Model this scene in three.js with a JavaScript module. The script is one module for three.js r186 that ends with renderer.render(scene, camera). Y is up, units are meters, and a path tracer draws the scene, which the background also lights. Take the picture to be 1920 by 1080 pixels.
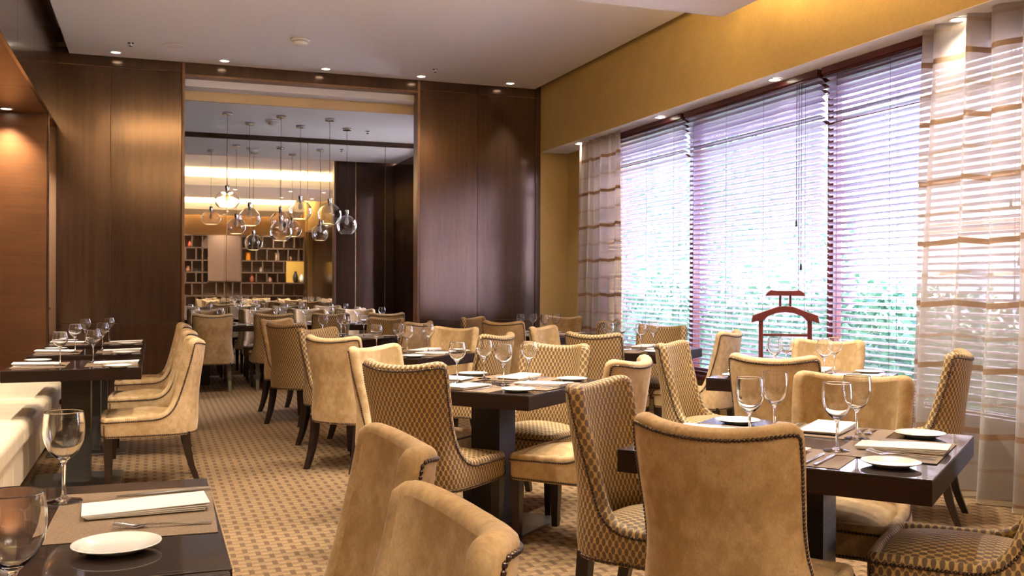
import * as THREE from 'three';
import { RoundedBoxGeometry } from 'three/addons/geometries/RoundedBoxGeometry.js';
import { mergeGeometries } from 'three/addons/utils/BufferGeometryUtils.js';
import { RectAreaLightUniformsLib } from 'three/addons/lights/RectAreaLightUniformsLib.js';
RectAreaLightUniformsLib.init();

/* ---------- camera, sky, exposure ---------- */
const scene = new THREE.Scene();
const EYE = 1.27;
const camera = new THREE.PerspectiveCamera(2 * Math.atan(540 / 1842) * 180 / Math.PI, 1920 / 1080, 0.05, 200);
camera.position.set(0, EYE, 0);
camera.rotation.order = 'YXZ';
camera.rotation.set(-0.176 * Math.PI / 180, -20.08 * Math.PI / 180, 0.213 * Math.PI / 180);
scene.background = new THREE.Color().setRGB(0.92, 0.90, 1.20);
scene.backgroundIntensity = 11;
const renderer = new THREE.WebGLRenderer({ antialias: true });
renderer.toneMapping = THREE.LinearToneMapping;
renderer.toneMappingExposure = 1.82;
renderer.shadowMap.enabled = true;
const WARM = new THREE.Color().setRGB(1.0, 0.89, 0.76), AMBER = new THREE.Color().setRGB(1.0, 0.68, 0.29);

/* ---------- room numbers ---------- */
const D = 11.3, H = 3.685, HS = 3.352, SOF = 2.91, XF = 4.5, XW = 4.86, XB = -0.936, XL = -1.62, ZE = 3.0, ZM = 14.16, OPL = 0.322, OPR = 2.935, OPT = 3.55;

/* ---------- helpers ---------- */
function rng(seed) { let s = seed >>> 0; return () => { s = (s + 0x6D2B79F5) | 0; let t = Math.imul(s ^ (s >>> 15), 1 | s); t = (t + Math.imul(t ^ (t >>> 7), 61 | t)) ^ t; return ((t ^ (t >>> 14)) >>> 0) / 4294967296; }; }
const lerp = (a, b, t) => a + (b - a) * t, clamp = (x, a = 0, b = 1) => Math.min(b, Math.max(a, x)), ss = (a, b, x) => { const t = clamp((x - a) / (b - a)); return t * t * (3 - 2 * t); };
function noise2(w, h, cells, seed) {            // tiling value noise, w x h
  const r = rng(seed), gx = cells[0], gy = cells[1], g = Float32Array.from({ length: gx * gy }, r), out = new Float32Array(w * h);
  for (let y = 0; y < h; y++) for (let x = 0; x < w; x++) {
    const fx = x / w * gx, fy = y / h * gy, x0 = Math.floor(fx), y0 = Math.floor(fy), tx = ss(0, 1, fx - x0), ty = ss(0, 1, fy - y0), x1 = (x0 + 1) % gx, y1 = (y0 + 1) % gy;
    out[y * w + x] = lerp(lerp(g[y0 % gy * gx + x0 % gx], g[y0 % gy * gx + x1], tx), lerp(g[y1 * gx + x0 % gx], g[y1 * gx + x1], tx), ty);
  }
  return out;
}
function texture(w, h, size, fn, srgb = true) { // fn(x, y) -> [r, g, b] in 0..1; size = metres covered
  const a = new Uint8Array(w * h * 4);
  for (let y = 0; y < h; y++) for (let x = 0; x < w; x++) { const c = fn(x, y), i = (y * w + x) * 4; a[i] = clamp(c[0]) * 255; a[i + 1] = clamp(c[1]) * 255; a[i + 2] = clamp(c[2]) * 255; a[i + 3] = 255; }
  const t = new THREE.DataTexture(a, w, h, THREE.RGBAFormat);
  t.wrapS = t.wrapT = THREE.RepeatWrapping; t.magFilter = THREE.LinearFilter; t.minFilter = THREE.LinearMipmapLinearFilter; t.generateMipmaps = true;
  if (srgb) t.colorSpace = THREE.SRGBColorSpace;
  t.repeat.set(1 / size[0], 1 / size[1]); t.needsUpdate = true;
  return t;
}
const mix3 = (a, b, t) => [lerp(a[0], b[0], t), lerp(a[1], b[1], t), lerp(a[2], b[2], t)];
const hex = (s) => [1, 3, 5].map((i) => parseInt(s.slice(i, i + 2), 16) / 255);
const mat = (o) => new THREE.MeshStandardMaterial(o), phys = (o) => new THREE.MeshPhysicalMaterial(o);

const taken = {};
function numbered(name) { const n = taken[name] = (taken[name] ?? -1) + 1; return n ? `${name}_${String(n).padStart(3, '0')}` : name; }
function shade(o) { o.traverse((m) => { if (m.isMesh) { m.castShadow = m.receiveShadow = true; } }); return o; }
function part(name, geo, material, parent, pos) { const m = new THREE.Mesh(geo, material); m.name = name; m.castShadow = m.receiveShadow = true; if (pos) m.position.set(...pos); parent.add(m); return m; }
function thing(name, label, category, pos = [0, 0, 0], turn = 0, group) { const g = new THREE.Group(); g.name = numbered(name); g.position.set(...pos); g.rotation.y = turn; g.userData = { label, category }; if (group) g.userData.group = group; scene.add(g); return g; }
function single(name, label, category, geo, material, pos = [0, 0, 0], turn = 0, group) { const m = part(numbered(name), geo, material, scene, pos); m.rotation.y = turn; m.userData = { label, category }; if (group) m.userData.group = group; return m; }
function copy(src, label, pos, turn = 0, group) { const c = src.clone(); c.name = numbered(src.name.replace(/_\d{3}$/, '')); c.position.set(...pos); c.rotation.set(0, turn, 0); c.userData = { label, category: src.userData.category }; if (group) c.userData.group = group; scene.add(c); return c; }
function struct(name, geo, material, pos) { const m = part(name, geo, material, scene, pos); m.userData = { kind: 'structure' }; return m; }
function structGroup(name) { const g = new THREE.Group(); g.name = name; g.userData = { kind: 'structure' }; scene.add(g); return g; }
// box from min/max corners with uv in metres
function bx(x0, x1, y0, y1, z0, z1) {
  const g = new THREE.BoxGeometry(x1 - x0, y1 - y0, z1 - z0); g.translate((x0 + x1) / 2, (y0 + y1) / 2, (z0 + z1) / 2); return uvBox(g);
}
function rbx(x0, x1, y0, y1, z0, z1, r = 0.004, seg = 1) {
  const g = new RoundedBoxGeometry(x1 - x0, y1 - y0, z1 - z0, seg, r); g.translate((x0 + x1) / 2, (y0 + y1) / 2, (z0 + z1) / 2); return uvBox(g);
}
function uvBox(g) {
  const p = g.attributes.position, n = g.attributes.normal, uv = g.attributes.uv;
  for (let i = 0; i < p.count; i++) {
    const ax = Math.abs(n.getX(i)), ay = Math.abs(n.getY(i)), az = Math.abs(n.getZ(i));
    if (ay >= ax && ay >= az) uv.setXY(i, p.getX(i), p.getZ(i)); else if (ax >= az) uv.setXY(i, p.getZ(i), p.getY(i)); else uv.setXY(i, p.getX(i), p.getY(i));
  }
  return g;
}
function merge(list) { return mergeGeometries(list.map((g) => (g.index ? g.toNonIndexed() : g))); }
function lathe(pts, seg = 36) { return new THREE.LatheGeometry(pts.map(([r, y]) => new THREE.Vector2(r, y)), seg); }
function tube(pts, r, seg = 12, rad = 6) { return new THREE.TubeGeometry(new THREE.CatmullRomCurve3(pts.map((p) => new THREE.Vector3(...p))), seg, r, rad); }
function grid(nu, nv, fn, flip = false) {       // fn(i, j) -> [x, y, z, u, v]
  const pos = [], uv = [], idx = [];
  for (let j = 0; j <= nv; j++) for (let i = 0; i <= nu; i++) { const q = fn(i, j); pos.push(q[0], q[1], q[2]); uv.push(q[3] ?? i / nu, q[4] ?? j / nv); }
  for (let j = 0; j < nv; j++) for (let i = 0; i < nu; i++) { const a = j * (nu + 1) + i, b = a + 1, c = a + nu + 1, d = c + 1; flip ? idx.push(a, c, b, b, c, d) : idx.push(a, b, c, b, d, c); }
  const g = new THREE.BufferGeometry(); g.setAttribute('position', new THREE.Float32BufferAttribute(pos, 3)); g.setAttribute('uv', new THREE.Float32BufferAttribute(uv, 2)); g.setIndex(idx); g.computeVertexNormals(); return g;
}

/* ---------- materials ---------- */
function woodTex(a, b, seed, along = 'v', size = [1.2, 1.2]) {
  const n = 512, big = noise2(n, n, along === 'v' ? [7, 2] : [2, 7], seed), mid = noise2(n, n, along === 'v' ? [40, 3] : [3, 40], seed + 1), fine = noise2(n, n, along === 'v' ? [170, 9] : [9, 170], seed + 2), pore = noise2(n, n, along === 'v' ? [256, 24] : [24, 256], seed + 3);
  return texture(n, n, size, (x, y) => { const i = y * n + x; let t = 0.35 * big[i] + 0.35 * mid[i] + 0.3 * fine[i]; t -= pore[i] > 0.86 ? 0.25 : 0; return mix3(a, b, clamp(t)); });
}
const walnutMap = woodTex(hex('#453126'), hex('#5f4635'), 11, 'v'), walnutMap2 = woodTex(hex('#412f25'), hex('#5a4232'), 23, 'v'), copperMap = woodTex(hex('#56341b'), hex('#744824'), 31, 'h', [1.6, 1.6]), espressoMap = woodTex(hex('#190d09'), hex('#2b180f'), 41, 'h', [0.9, 0.9]);
const M = {
  walnut: phys({ map: walnutMap, metalness: 0.5, roughness: 0.17 }),
  walnut2: phys({ map: walnutMap2, metalness: 0.5, roughness: 0.16 }),
  frame: mat({ map: woodTex(hex('#5a371f'), hex('#7c4e2c'), 27), roughness: 0.35 }),
  boarding: mat({ color: 0x86664a, roughness: 0.8 }),
  copper: phys({ map: copperMap, roughness: 0.36, clearcoat: 0.2, clearcoatRoughness: 0.3 }),
  espresso: phys({ map: espressoMap, roughness: 0.5, specularIntensity: 0.25, clearcoat: 0.8, clearcoatRoughness: 0.05 }),
  tableEdge: phys({ map: espressoMap, roughness: 0.5, specularIntensity: 0.35 }),
  leg: mat({ map: espressoMap, roughness: 0.35 }),
  white: mat({ color: new THREE.Color().setRGB(0.90, 0.89, 0.90), roughness: 0.85 }),
  soffit: mat({ color: new THREE.Color().setRGB(0.82, 0.80, 0.78), roughness: 0.8 }),
  brass: mat({ color: new THREE.Color().setRGB(0.75, 0.55, 0.3), metalness: 1, roughness: 0.25 }),
  chrome: mat({ color: 0xe6e6ea, metalness: 1, roughness: 0.12 }),
  steel: mat({ color: 0xd9d9dc, metalness: 1, roughness: 0.2 }),
  baseSteel: mat({ color: 0x8e8b88, metalness: 1, roughness: 0.35 }),
  mirror: mat({ color: new THREE.Color().setRGB(0.86, 0.84, 0.81), metalness: 1, roughness: 0.015 }),
  black: mat({ color: 0x141214, roughness: 0.6 }),
  cord: mat({ color: 0x2a2428, roughness: 0.7 }),
  porcelain: phys({ color: new THREE.Color().setRGB(0.83, 0.81, 0.76), roughness: 0.18, clearcoat: 0.5, clearcoatRoughness: 0.05 }),
  glass: phys({ color: 0xffffff, transmission: 1, thickness: 0.01, roughness: 0.0, ior: 1.48 }),
  pane: phys({ color: 0xffffff, transmission: 1, thickness: 0, roughness: 0.0, ior: 1.5 }),
  mahogany: phys({ map: woodTex(hex('#4a1a18'), hex('#6e2c26'), 55, 'v', [0.6, 0.6]), roughness: 0.3, clearcoat: 0.3, clearcoatRoughness: 0.2 }),
  slat: phys({ color: new THREE.Color().setRGB(0.31, 0.265, 0.37), roughness: 0.3, clearcoat: 1, clearcoatRoughness: 0.2 }),
  nail: mat({ color: new THREE.Color().setRGB(0.10, 0.07, 0.055), metalness: 0.9, roughness: 0.3 }),
  lampGlow: mat({ color: 0x000000, emissive: new THREE.Color().setRGB(1.0, 0.86, 0.66), emissiveIntensity: 9 }),
  coveGlow: mat({ color: 0x000000, emissive: AMBER, emissiveIntensity: 12 }),
};
const mustard = (() => { const a = noise2(256, 256, [60, 60], 5), b = noise2(256, 256, [6, 6], 6); return mat({ map: texture(256, 256, [0.8, 0.8], (x, y) => { const t = 0.96 + 0.05 * a[y * 256 + x] + 0.03 * b[y * 256 + x]; return hex('#b0965f').map((c) => c * t); }), roughness: 0.75 }); })();
M.mustard = mustard;
// crushed velvet
const velvetMap = (() => {
  const n = 512, a = noise2(n, n, [5, 5], 71), b = noise2(n, n, [26, 22], 72), c = noise2(n, n, [90, 60], 73), d = noise2(n, n, [256, 128], 74);
  return texture(n, n, [0.6, 0.6], (x, y) => { const i = y * n + x; let t = 0.5 * a[i] + 0.35 * b[i] + 0.15 * c[i]; const worn = 0.7 * ss(0.72, 0.94, 0.55 * b[i] + 0.45 * c[i]) * ss(0.45, 0.75, a[i]); let col = mix3(hex('#a5875a'), hex('#c2a67c'), ss(0.2, 0.8, t)); col = mix3(col, hex('#8a6c40'), worn * 0.8); const k = 0.95 + 0.1 * d[i]; return col.map((v) => v * k); });
})();
M.velvet = phys({ map: velvetMap, roughness: 0.78, sheen: 0.6, sheenRoughness: 0.45, sheenColor: new THREE.Color().setRGB(0.9, 0.8, 0.66) });
// woven honeycomb: staggered rounded lozenges on gold
const honeyTex = (() => {
  const w = 256, h = 256, n1 = noise2(w, h, [64, 64], 81), n2 = noise2(w, h, [128, 16], 82), L = [];
  for (let j = 0; j < 4; j++) for (let i = 0; i < 3; i++) L.push([(i + (j % 2) * 0.5) / 2, j / 2]);
  const dist = (x, y) => { let m = 9; for (let j = -1; j <= 4; j++) for (let i = -1; i <= 3; i++) { const cx = (i + ((j & 1) ? 0.5 : 0)), cy = j; const dx = Math.abs(x * 2 - cx) * 1.0, dy = Math.abs(y * 4 - cy) * 0.52; m = Math.min(m, Math.max(dx + 0.42 * dy, dy * 1.0 + 0.30 * dx)); } return m; };
  const f = (x, y) => dist((x + 0.5) / w, (y + 0.5) / h);
  const col = texture(w, h, [0.050, 0.088], (x, y) => { const i = y * w + x, e = f(x, y), t = ss(0.285, 0.345, e); let c = mix3(hex('#6b553f'), hex('#b5955a'), t); if (t > 0.5) c = mix3(c, hex('#c0a472'), 0.6 * ss(0.34, 0.44, e)); const k = 0.9 + 0.12 * n1[i] + 0.08 * n2[i]; return c.map((v) => v * k); });
  const bump = texture(w, h, [0.050, 0.088], (x, y) => { const t = ss(0.30, 0.40, f(x, y)); return [t, t, t]; }, false);
  return { col, bump };
})();
M.honey = phys({ map: honeyTex.col, bumpMap: honeyTex.bump, bumpScale: 0.0008, roughness: 0.6, sheen: 0.35, sheenRoughness: 0.5, sheenColor: new THREE.Color().setRGB(0.9, 0.8, 0.6) });
const carpetMat = (() => {
  const w = 512, h = 768, a = noise2(w, h, [256, 384], 91), b = noise2(w, h, [9, 13], 92), c = noise2(w, h, [100, 150], 93);
  // covers 0.456 x 0.72 m: columns 0.057 wide, dashes every 0.12 m, neighbouring columns half a step apart
  const base = hex('#765d3e'), dark = hex('#563f26'), light = hex('#8b714d');
  const kind = (x, y) => {
    const px = x / w * 8, ci = Math.floor(px), fx = px - ci, fy = (y / h * 6 + (ci % 2) * 0.5) % 1, gy = (fy * 2 + 0.06 + 0.12 * fx) % 1;
    if (fx < 0.44 && fx > 0.03) return fy > 0.06 && fy < 0.70 ? dark : (fy < 0.03 || fy > 0.74 ? base : light);
    return gy < 0.15 ? light : Math.abs(gy - 0.58) < 0.10 ? mix3(base, dark, 0.35) : base;
  };
  const map = texture(w, h, [0.456, 0.72], (x, y) => { const i = y * w + x, k = 0.86 + 0.2 * a[i] + 0.06 * b[i] + 0.06 * c[i]; return kind(x, y).map((v) => v * k); });
  const bump = texture(w, h, [0.456, 0.72], (x, y) => { const i = y * w + x, t = 0.5 * a[i] + 0.5 * c[i]; return [t, t, t]; }, false);
  return mat({ map, bumpMap: bump, bumpScale: 0.002, roughness: 0.95 });
})();
const placematMat = (() => {
  const n = 256, a = noise2(n, n, [64, 64], 101);
  const q = rng(505), rnd = Float32Array.from({ length: 4096 }, q);
  const f = (x, y) => { const i = Math.floor(x / 8), j = Math.floor(y / 4), fx = (x % 8) / 8, fy = (y % 4) / 4; const v = (i + j) % 2 ? Math.sin((fx + 0.06) * 2.9) : 0.55 * Math.sin((fy + 0.1) * 2.9); return v * (0.62 + 0.5 * rnd[(i * 64 + j) % 4096]) - (fx < 0.13 ? 0.5 : 0); };
  return mat({ map: texture(n, n, [0.16, 0.16], (x, y) => { const k = 0.45 + 0.55 * f(x, y) + 0.15 * (a[y * n + x] - 0.5); return mix3(hex('#2b2018'), hex('#a38664'), clamp(k)); }), bumpMap: texture(n, n, [0.16, 0.16], (x, y) => { const t = f(x, y); return [t, t, t]; }, false), bumpScale: 0.0006, roughness: 0.55 });
})();
const linen = (() => { const n = 256, a = noise2(n, n, [128, 128], 111); return mat({ map: texture(n, n, [0.08, 0.08], (x, y) => { const k = 0.93 + 0.07 * a[y * n + x]; return hex('#f2ece6').map((v) => v * k); }), roughness: 0.85 }); })();
const leather = (() => { const n = 256, a = noise2(n, n, [64, 64], 121), b = noise2(n, n, [5, 5], 122); return mat({ map: texture(n, n, [0.5, 0.5], (x, y) => { const k = 0.92 + 0.05 * a[y * n + x] + 0.05 * b[y * n + x]; return hex('#dccbaa').map((v) => v * k); }), bumpMap: texture(n, n, [0.25, 0.25], (x, y) => { const t = a[y * n + x]; return [t, t, t]; }, false), bumpScale: 0.0004, roughness: 0.5 }); })();
const ribbed = (() => { const map = texture(16, 64, [0.1, 0.011], (x, y) => { const t = Math.abs(Math.sin(y / 64 * Math.PI * 2)); return [t, t, t]; }, false); return phys({ color: new THREE.Color().setRGB(0.022, 0.014, 0.012), bumpMap: map, bumpScale: 0.0014, roughness: 0.28 }); })();
// striped sheer: fine horizontal threads, copper bands
const curtainTex = (() => {
  const w = 128, h = 512, a = noise2(w, h, [32, 256], 131), b = noise2(w, h, [4, 100], 132), P = 0.38;
  const band = (v) => { const d = (v % 1); return (d > 0.02 && d < 0.11) ? 1 : (d > 0.52 && d < 0.58) ? 0.45 : 0; };
  const line = (v, i) => (b[i] > 0.62 ? 0.7 : 0) + 0.3 * a[i];
  const col = texture(w, h, [0.4, P], (x, y) => { const v = y / h, i = y * w + x, k = band(v); return mix3(mix3(hex('#cfc5bd'), hex('#b7aa9a'), line(v, i) * 0.7), hex('#8f7054'), k * 0.9); });
  const thr = texture(w, h, [0.4, P], (x, y) => { const v = y / h, i = y * w + x; const t = clamp(0.62 - 0.22 * line(v, i) - 0.45 * band(v), 0.06, 1); return [t, t, t]; }, false);
  return phys({ map: col, transmission: 1, transmissionMap: thr, thickness: 0, roughness: 0.6, side: THREE.DoubleSide });
})();

/* ---------- the setting ---------- */
struct('floor', (() => { const g = new THREE.BoxGeometry(7.0, 0.2, ZM + ZE + 0.6); g.translate(1.65, -0.1, (ZE - ZM) / 2); return uvBox(g); })(), carpetMat);
// structural ceiling above everything, floating ceiling panels below it
struct('ceiling', bx(XL - 0.2, XW + 0.4, 3.96, 4.1, -ZM - 0.2, ZE + 0.2), M.white);
struct('ceiling_panel', bx(-0.83, 4.42, H, H + 0.06, -D + 0.01, ZE), M.white);
function slab(name, x0, x1, z0, z1) {
  const g = structGroup(name);
  part('slab_panel', rbx(x0, x1, HS, HS + 0.06, z0, z1, 0.006), M.white, g);
  part('slab_core', bx(x0 + 0.42, x1 - 0.42, HS + 0.06, H, z0 + 0.42, z1 - 0.42), M.white, g);
  const y0 = HS + 0.06, y1 = y0 + 0.035, a = 0.28, b = 0.34;
  for (const [p, q, r, t] of [[x0, x1, z0, z0 + 0.02], [x0, x1, z1 - 0.02, z1], [x0, x0 + 0.02, z0 + 0.02, z1 - 0.02], [x1 - 0.02, x1, z0 + 0.02, z1 - 0.02]]) part('slab_lip', bx(p, q, HS + 0.06, HS + 0.185, r, t), M.white, g);
  const strips = [[x0 + a, x1 - a, z0 + a, z0 + b], [x0 + a, x1 - a, z1 - b, z1 - a], [x0 + a, x0 + b, z0 + b, z1 - b], [x1 - b, x1 - a, z0 + b, z1 - b]];
  for (const [p, q, r, s] of strips) {
    part('cove_light_strip', bx(p, q, y0, y1, r, s), M.coveGlow, g);
    const l = new THREE.RectAreaLight(AMBER, 220, q - p, s - r); l.position.set((p + q) / 2, y1 + 0.006, (r + s) / 2); l.lookAt((p + q) / 2, 10, (r + s) / 2); scene.add(l);
  }
  return g;
}
slab('ceiling_slab', -0.6, 4.14, -6.6, -3.43);
slab('ceiling_slab_001', -0.6, 4.14, 0.35, 2.75);

// back wall: wood panels round the opening into the mirrored room
{
  const w = structGroup('wall_back'), z0 = -D - 0.16, z1 = -D;
  part('wall_core', merge([bx(XL - 0.2, OPL, 0, 3.96, z0, z1 - 0.03), bx(OPR, XW + 0.3, 0, 3.96, z0, z1 - 0.03), bx(OPL, OPR, OPT, 3.96, z0, z1 - 0.03)]), M.boarding, w);
  const P = (x0, x1, y0, y1, m, d = 0) => part('wall_panel', rbx(x0 + 0.0015, x1 - 0.0015, y0 + 0.0015, y1 - 0.0015, z1 - 0.03, z1 + d, 0.002), m, w);
  const left = [[XB - 0.02, -0.427], [-0.427, 0.29]], right = [[2.966, 3.681], [3.681, 4.43]];
  [...left, ...right].forEach(([a, b], k) => { P(a, b, 0.1, 0.846, k % 2 ? M.walnut : M.walnut2); P(a, b, 0.846, 3.575, k % 2 ? M.walnut2 : M.walnut); P(a, b, 3.585, 3.75, M.walnut2, -0.005); });
  P(0.322, 2.935, OPT + 0.01, 3.75, M.walnut2);
  P(XL, XB - 0.12, 0.1, 2.9, M.copper); 
  P(4.432, 4.50, 0.1, 3.75, M.walnut, 0.004);
  const f = (x0, x1, y0, y1) => part('opening_frame', rbx(x0, x1, y0, y1, z0 - 0.02, z1 + 0.012, 0.003), M.frame, w);
  f(0.292, 0.324, 0, 3.74); f(2.933, 2.964, 0, 3.74);
  part('opening_head', bx(0.325, 2.932, OPT - 0.012, OPT + 0.01, z0, z1 + 0.004), M.frame, w);
  const bb = structGroup('baseboard_back');
  for (const [a, b] of [[XB, 0.29], [2.966, 4.5]]) part('skirting', rbx(a, b, 0, 0.098, z1 - 0.03, z1 + 0.012, 0.003), M.walnut2, bb);
}
// mirrored room behind the opening
{
  const zr = -D - 0.16;
  const c = structGroup('ceiling_mirrored_room');
  part('ceiling_panel', bx(-1.3, 4.0, HS, HS + 0.09, -ZM, -11.76), M.white, c);
  part('ceiling_face', bx(-1.3, 4.0, HS - 0.0, 3.47, -11.76, -11.72), mat({ color: 0xd8bf92, roughness: 0.8 }), c);
  part('ceiling_strip', bx(-1.3, 4.0, 3.46, 3.64, -11.72, zr), M.white, c);
  const s = structGroup('wall_mirrored_room');
  for (const [a, b] of [[-12.98, -12.22], [-12.22, zr]]) part('wall_panel', rbx(3.95, 4.0, 0, HS, a + 0.0015, b - 0.0015, 0.002), M.walnut2, s);
  part('wall_panel', bx(3.95, 4.0, 0, 0.4, -ZM, -12.98), M.walnut2, s); part('wall_panel', bx(3.95, 4.0, 3.0, HS, -ZM, -12.98), M.walnut2, s);
  const wn = structGroup('window_5'); for (const [a, b, y0, y1] of [[-ZM, -14.11, 0.4, 3.0], [-13.03, -12.98, 0.4, 3.0], [-14.11, -13.03, 0.4, 0.45], [-14.11, -13.03, 2.95, 3.0]]) part('window_frame', bx(3.955, 3.995, y0, y1, a, b), M.mahogany, wn); part('glass_pane', bx(3.972, 3.978, 0.45, 2.95, -14.11, -13.03), M.pane, wn);
  part('wall_panel', bx(-1.3, -1.25, 0, HS, -ZM, zr), M.walnut2, s);
  for (const [a, b] of [[2.966, 3.30], [3.30, 3.95]]) part('wall_panel', rbx(a + 0.003, b - 0.003, 0, 3.45, zr - 0.03, zr, 0.002), M.walnut2, s);
  part('wall_panel', bx(-1.25, 0.29, 0, 3.45, zr - 0.03, zr), M.walnut2, s);
  part('brass_strip', bx(3.296, 3.304, 0, 3.4, zr - 0.034, zr), M.brass, s);
  part('wall_core', bx(-1.5, 4.2, 0, 3.96, -ZM - 0.2, -ZM - 0.03), M.boarding, s);
  part('mirror_head', bx(-1.25, 3.95, HS - 0.06, HS, -ZM - 0.03, -ZM + 0.012), M.walnut2, s);
  const xs = [-1.25, -0.15, 0.96, 2.072, 3.193, 3.95];
  for (let k = 0; k < 5; k++) {
    const w = xs[k + 1] - xs[k] - 0.008, g = thing('wall_mirror', ['tall mirror panel at the dark side of the mirrored room', 'tall mirror panel left of the one behind the pendant cluster', 'tall frameless mirror panel behind the left half of the pendants', 'tall frameless mirror panel behind the right half of the pendants', 'narrow tall mirror panel reflecting the dark side wall'][k], 'mirror', [(xs[k] + xs[k + 1]) / 2, 0.03, -ZM - 0.012]);
    part('mirror_glass', bx(-w / 2, w / 2, 0, HS - 0.1, -0.01, 0.008), M.mirror, g);
    part('mirror_edge', bx(-w / 2 - 0.003, -w / 2, 0, HS - 0.1, -0.01, 0.010), M.brass, g);
    if (k === 3) g.rotation.y = 0.0035;
  }
}
// left side: bulkhead, recess with banquette
{
  const z0 = -D, w = structGroup('wall_left');
  part('wall_core', bx(XL - 0.2, XL, 0, 3.96, -D - 0.1, ZE + 0.1), M.boarding, w);
  for (let z = -10.44; z < ZE; z += 1.2) part('wall_panel', rbx(XL, XL + 0.02, 0.0, SOF, z + 0.002, Math.min(z + 1.198, ZE), 0.002), M.copper, w);
  const b = structGroup('bulkhead');
  for (let z = -D + 0.002; z < ZE; z += 1.1) part('bulkhead_panel', rbx(XB - 0.03, XB, SOF, 3.96, z + 0.002, Math.min(z + 1.098, ZE), 0.002), M.walnut2, b);
  for (let z = -D + 0.002; z < ZE; z += 2.2) part('bulkhead_underside', rbx(XL, XB - 0.03, SOF, SOF + 0.03, z + 0.002, Math.min(z + 2.198, ZE), 0.002), M.copper, b);
  part('bulkhead_trim', bx(XB, XB + 0.05, 3.80, 3.86, -D, ZE), M.walnut, b);
  const e = structGroup('wall_recess');
  part('wall_panel', rbx(XL + 0.02, -0.965, 0, SOF, -10.53, -10.47, 0.002), M.copper, e);
  part('wall_panel_edge', rbx(-0.964, -0.95, 0, SOF, -10.53, -10.465, 0.002), M.walnut, e);
  part('recess_shelf', rbx(-1.3, -1.0, 0.99, 1.02, -11.28, -11.0, 0.003), M.walnut2, e);
}
// right side: fascia, soffit, window wall
const ZW0 = -10.25, ZW1 = -2.08;
{
  const w = structGroup('wall_right');
  part('fascia', bx(XF, XF + 0.08, SOF, 3.96, -D, ZE), M.mustard, w);
  part('soffit', bx(XF + 0.08, XW + 0.25, SOF, SOF + 0.06, -D, ZE), M.soffit, w);
  part('soffit_lip', bx(XF, XF + 0.08, SOF - 0.004, SOF, -D, ZE), M.soffit, w);
  part('wall_pier', bx(XW, XW + 0.25, 0, SOF, -D, ZW0), M.mustard, w);
  part('wall_pier', bx(XW, XW + 0.25, 0, SOF, ZW1, ZE), M.walnut2, w);
  part('wall_below_window', bx(XW, XW + 0.25, 0, 0.40, ZW0, ZW1), M.mustard, w);
  part('wall_recess_end', bx(XF, XW, 0, SOF, -D - 0.01, -D + 0.004), M.mustard, w);
  part('window_sill', rbx(XW - 0.14, XW + 0.1, 0.40, 0.44, ZW0 - 0.03, ZW1 + 0.03, 0.006), M.mahogany, w);
  part('wall_core', bx(XW + 0.25, XW + 0.4, SOF, 4.1, -D, ZE), M.boarding, w);
}
const bayZ = [ZW0, -8.2, -6.16, -4.12, ZW1];
for (let k = 0; k < 4; k++) {
  const g = structGroup(`window_${k + 1}`), a = bayZ[k], b = bayZ[k + 1], x0 = XW - 0.045, x1 = XW + 0.03, t = 0.035;
  for (const [p, q] of [[a, a + t], [b - t, b]]) part('window_frame', bx(x0, x1, 0.44, SOF, p, q), M.mahogany, g);
  part('window_frame', bx(x0, x1, 0.44, 0.49, a + t, b - t), M.mahogany, g); part('window_frame', bx(x0, x1, SOF - 0.17, SOF, a + t, b - t), M.mahogany, g);
  part('transom', bx(x0, x1, 2.50, 2.535, a + t, b - t), M.mahogany, g);
  part('glass_pane', bx(x0 + 0.03, x0 + 0.036, 0.49, 2.50, a + t, b - t), M.pane, g); part('glass_pane', bx(x0 + 0.03, x0 + 0.036, 2.535, SOF - 0.17, a + t, b - t), M.pane, g);
}
// wall behind with shelving
{
  const w = structGroup('wall_front'); part('wall_core', bx(XL - 0.2, XW + 0.4, 0, 3.96, ZE, ZE + 0.2), mat({ color: 0x8c6d48, roughness: 0.7 }), w);
}

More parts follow.
